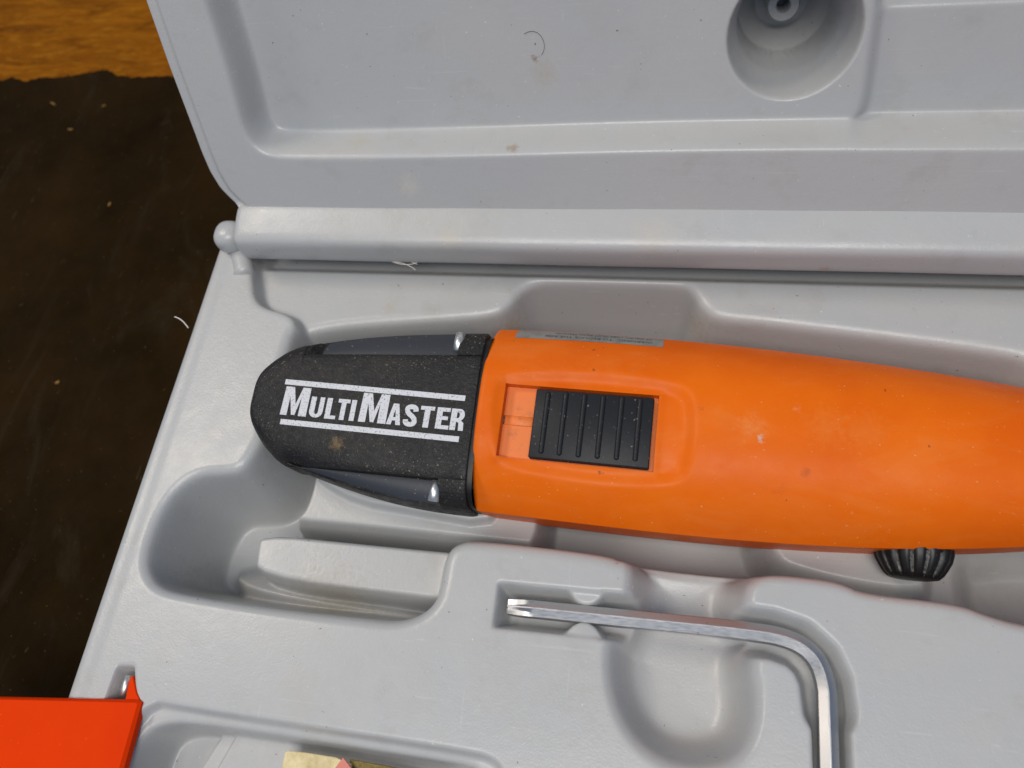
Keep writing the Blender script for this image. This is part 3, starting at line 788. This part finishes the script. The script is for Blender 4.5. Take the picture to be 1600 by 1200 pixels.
def rule(p0, p1, th):
    a = np.array(T(*p0, HT)); b = np.array(T(*p1, HT)); d = (b-a)/np.linalg.norm(b-a); nn = np.array([-d[1], d[0]])*th/2
    n_ = 12
    add_poly([[tuple(a+(b-a)*i/n_+nn) for i in range(n_+1)]+[tuple(a+(b-a)*i/n_-nn) for i in range(n_, -1, -1)]])
rule((446, 596.5), (727, 622.5), 1.75); rule((438, 658.5), (717, 686.5), 1.75)
mk('lettering', LVt, LF, M['print'], head, smooth=False)

# warning sticker on the far flank of the housing
def hsurf(u, sarc):
    """point on the housing at arc distance sarc (mm) down from the far shoulder t=.80"""
    a, c_ = hw_vc(u); ts = 1-(1-np.linspace(0, 1, 160))**3; ts = .55+.45*ts
    z = np.concatenate([crown(u, ts), np.linspace(ZE-.3, ZB, 30)]); v = np.concatenate([c_+a*ts, np.full(30, c_+a)])
    seg = np.concatenate([[0], np.cumsum(np.hypot(np.diff(v), np.diff(z)))])
    tn_ = np.gradient(v), np.gradient(z)
    v_ = np.interp(sarc, seg, v); z_ = np.interp(sarc, seg, z)
    nv, nz_ = np.interp(sarc, seg, -tn_[1]), np.interp(sarc, seg, tn_[0]); l_ = math.hypot(nv, nz_)
    return v_, z_, nv/l_, nz_/l_
def onflank(u, s_, off):
    v_, z_, a, b = hsurf(u, s_); return (u, v_+a*off, z_+b*off)
su_a, su_b = T(806, 517, 12)[0], T(1036, 540, 14)[0]
# where the sticker edge sits on the flank: find the arc whose projection meets the edge seen in the photograph
def proj(p_):
    wv = TR@np.array(p_)+TO; c_ = MW@(wv-CAM); return np.array([800+F*c_[0]/c_[2], 600+F*c_[1]/c_[2]])
def find_s(u, ytarget):
    ss = np.linspace(0, 26, 300); ys = np.array([proj(onflank(u, q_, .05))[1] for q_ in ss])
    k_ = int(np.argmin(ys)); return ss[int(np.argmin(np.abs(ys[:k_+1]-ytarget)))]
s_b = find_s(su_b, 542.5)
SW = 13.0
rws = []
for u in np.linspace(su_a, su_b, 40): rws.append([onflank(u, s_b+SW*k/14, .09) for k in range(15)])
label = grid_mesh('warning_label', np.array(rws), M['foil'], tool)
def flank_text(body, size, u_right, s_top, parent, squeeze=1.0):
    cu = bpy.data.curves.new('t', 'FONT'); cu.body = body; cu.size = size*S; cu.resolution_u = 2
    o = bpy.data.objects.new('t', cu); col.objects.link(o); dg = bpy.context.evaluated_depsgraph_get()
    me = bpy.data.meshes.new_from_object(o.evaluated_get(dg)); bpy.data.objects.remove(o)
    Vv = [onflank(u_right-v.co.x/S*squeeze, s_top-v.co.y/S, .14) for v in me.vertices]
    # reads from the far side: x runs to -u, letters' tops lie towards the crown of the tool
    Ff = [tuple(p_.vertices) for p_ in me.polygons]
    bpy.data.meshes.remove(me)
    return mk('label_text', Vv, Ff, M['ink'], parent, smooth=False)
flank_text('WARNING:  TO REDUCE THE RISK', 2.2, su_b-3.2, s_b+3.2, label, 1.02)
flank_text('OF INJURY, USER MUST READ MANUAL', 1.8, su_b-3.4, s_b+5.6, label, 1.0)

# speed dial: a tapered ribbed knob sticking out of the near flank
da = T(1428, 858, -2); d_u = da[0]; d_v = near(d_u)+3.0
wz = -3.0
prof = [(-4.0, 12.6), (0, 12.9), (2.5, 12.9), (5.2, 12.2), (8.2, 10.6), (10.0, 9.4), (11.2, 8.0), (11.6, 6.0), (11.6, 0.01)]
prof = [(a*.80+1.3, b*.80+.3) for a, b in prof]
NR = 15; SEG = NR*8; V = []; Fc = []; mi = []
for (h_, r_) in prof:
    for j in range(SEG):
        ph = (j % 8)/8.0
        g = sm(np.array(1-abs(ph-.5)*3.4)) if 1.5 < h_ < 9.6 else 0
        rr_ = r_-1.0*float(g)
        th = 2*math.pi*j/SEG
        V.append((d_u+rr_*math.cos(th), d_v-h_, wz+rr_*math.sin(th)))
for i in range(len(prof)-1):
    for j in range(SEG): Fc.append((i*SEG+j, i*SEG+(j+1) % SEG, (i+1)*SEG+(j+1) % SEG, (i+1)*SEG+j))
ellip('housing_nub', (T(1461, 843, 2)[0], near(T(1461, 843, 2)[0])+.2, 3.2), (2.2, .7, 1.0), M['orange'], tool, 16, 10)
dial = mk('speed_dial', V, Fc, M['dial'], tool, sharp=50)
dial.data.materials.append(M['groove'])
for p_ in dial.data.polygons:
    i, j = divmod(p_.index, SEG)
    if 2 <= i <= 4 and (j % 8) in (3, 4): p_.material_index = 1

# ------------------------------------------------------------------ hex key
kz = -3.4
kc_px = [(797, 949), (830, 952), (1000, 969.5), (1100, 979.5), (1160, 986)]
path = [P(a, b, kz) for a, b in kc_px]
p_in = P(1188, 989.5, kz); p_out = P(1291, 1082, kz); p_c1 = P(1280, 1003, kz)
for k in range(1, 17):
    s_ = k/17; path.append((1-s_)**3*p_in+3*(1-s_)**2*s_*(p_in*.24+p_c1*.76)+3*(1-s_)*s_*s_*(p_out*.26+p_c1*.74)+s_**3*p_out)
path += [p_out, P(1293, 1140, kz), P(1295, 1210, kz), P(1299, 1300, kz)]
R_ = 2.8
def hexring(p_, d, r_, mid=.866):
    d = d/np.linalg.norm(d); side = np.cross(d, [0, 0, 1.0]); side /= np.linalg.norm(side); upv = np.cross(side, d)
    pts_ = []
    for k in range(6):
        a0 = math.pi/2+k*math.pi/3
        for da_, q_ in ((-.07, .965), (.07, .965), (math.pi/6, mid)):
            a = a0+da_; pts_.append(p_+side*r_*q_*math.cos(a)+upv*r_*q_*math.sin(a))
    return pts_
d0 = path[1]-path[0]; d0 /= np.linalg.norm(d0)
rings = [hexring(path[0]+d0*s_, d0, r_, m_) for s_, r_, m_ in ((-.9, 1.8, .45), (-.5, 2.5, .44), (1.5, 2.65, .50), (4.2, R_, .66), (6.6, R_, .85), (7.2, R_, .866))]
for i in range(2, len(path)):
    rings.append(hexring(path[i], path[min(i+1, len(path)-1)]-path[i-1], R_))
V = [v for r_ in rings for v in r_]; Fc = []
for i in range(len(rings)-1):
    for k in range(18): Fc.append((i*18+k, i*18+(k+1) % 18, (i+1)*18+(k+1) % 18, (i+1)*18+k))
Fc.append(tuple(range(18))); Fc.append(tuple(range((len(rings)-1)*18, len(rings)*18)))
key = mk('hex_key', V, Fc, M['steel'], None, smooth=True, sharp=20)
tag(key, 'bright bent steel hex key with ground cross tip clipped in the tray', 'hex key')

# ------------------------------------------------------------------ accessories in the front bin
def sheet(name, px, z, th, material, label, cat, rot=0):
    q = P2(px, z); o = plate(name, chaikin(q, 1), z-th, z, material, None, .15); return tag(o, label, cat)
sheet('felt_pad', [(443, 1177), (452, 1172), (548, 1187), (545, 1215), (530, 1300), (428, 1290)], -4.0, 1.8, M['felt'], 'cream felt pad with rounded corner lying in the front bin', 'felt pad')
q = P2([(536, 1183.5), (551, 1203), (575, 1290), (490, 1290), (516, 1210)], -3.2)
tag(plate('sanding_sheet', q, -3.7, -3.2, M['abrasive'], None, .1), 'pink pointed sanding sheet on the cream felt pad', 'sanding sheet')
q = P2([(546, 1186.5), (600, 1196), (700, 1218), (680, 1300), (560, 1290)], -5.8)
tag(plate('blade_plate', q, -7.6, -5.8, M['gold'], None, .1), 'dark gold abrasive plate beside the cream felt pad', 'abrasive plate')

# ------------------------------------------------------------------ hair, fibres, shavings
def lidpt(px, py, n, up=.15): x_, h_ = L(px, py, n); return lw(x_, h_, n+up)
hp_ = [(819, 53), (826, 49), (834, 48.5), (842, 52), (848, 60), (851, 70), (850, 79), (846, 86)]
hp_ = chaikin(np.array(hp_, float), 2, False)
tag(tube('hair', [lidpt(a, b, D1) for a, b in hp_], .065, M['hair'], None, 5), 'thin dark curled hair lying on the inner panel of the lid', 'hair')
fp = chaikin(np.array([(273, 495), (279, 497), (286, 502), (291, 508), (294, 512)], float), 2, False)
tag(tube('fibre', [P(a, b, 1.0-abs(a-292)*.02) for a, b in fp], [.22]*(len(fp)-2)+[.3, .3], M['fibre'], None, 6), 'short white fibre sticking out from the left rim of the case', 'fibre')
for pts_, lab in (([(610, 408), (622, 412), (636, 414), (652, 411), (653, 405)], 'longest pale thread hanging under the hinge bar'),
                  ([(614, 409), (630, 411), (645, 418), (649, 422)], 'pale thread hanging lowest under the hinge bar'),
                  ([(625, 409), (640, 408), (652, 413)], 'short pale thread close against the underside of hinge bar')):
    c_ = chaikin(np.array(pts_, float), 2, False)
    tag(tube('thread', [P(a, b, 2.0) for a, b in c_], .14, M['fibre'], None, 5), lab, 'thread', 'threads under the hinge bar')
fp = chaikin(np.array([(889, 455), (891, 463), (893, 470), (896, 478)], float), 1, False)
def chip(px, py, ln, wd, ang, z=ZT, label='tiny pale wood shaving lying on the dark bench mat', grp='wood shavings on the bench mat'):
    c_ = P(px, py, z); a = math.radians(ang); d = np.array([math.cos(a), math.sin(a)]); nn = np.array([-d[1], d[0]])
    V = []
    for zz in (z+.05, z+.55):
        for s_, w_ in ((-1, .5), (-.3, 1), (.5, .9), (1, .3)):
            V.append((*(c_[:2]+d*ln/2*s_+nn*wd/2*w_), zz+(.3*abs(s_) if zz > z+.3 else 0)))
            V.append((*(c_[:2]+d*ln/2*s_-nn*wd/2*w_), zz+(.3*abs(s_) if zz > z+.3 else 0)))
    Fc = []
    for i in range(3):
        b = 2*i; Fc += [(b, b+2, b+3, b+1), (8+b, 8+b+1, 8+b+3, 8+b+2), (b, 8+b, 8+b+2, b+2), (b+1, b+3, 8+b+3, 8+b+1)]
    Fc += [(0, 1, 9, 8), (6, 14, 15, 7)]
    o = mk('wood_shaving', V, Fc, M['chip'], None, smooth=False)
    return tag(o, label, 'wood shaving', grp)
for (px, py, ln, wd, an, lab) in [(84, 163, 4.5, 1.0, -25, 'longest pale wood shaving just below the torn mat edge'), (163, 166, 2.4, .7, 30, 'thin slanted wood shaving on the mat near the lid edge'),
        (111, 203, 3.2, 1.0, 0, 'wood shaving lying level on the mat under the longest one'), (172, 320, 2.4, 1.3, 80, 'stubby upright wood crumb on the mat left of the hinge knuckle'),
        (91, 598, 2.2, 1.4, 30, 'small wood crumb alone on the middle of the mat')]:
    chip(px, py, ln, wd, an, ZT, lab)
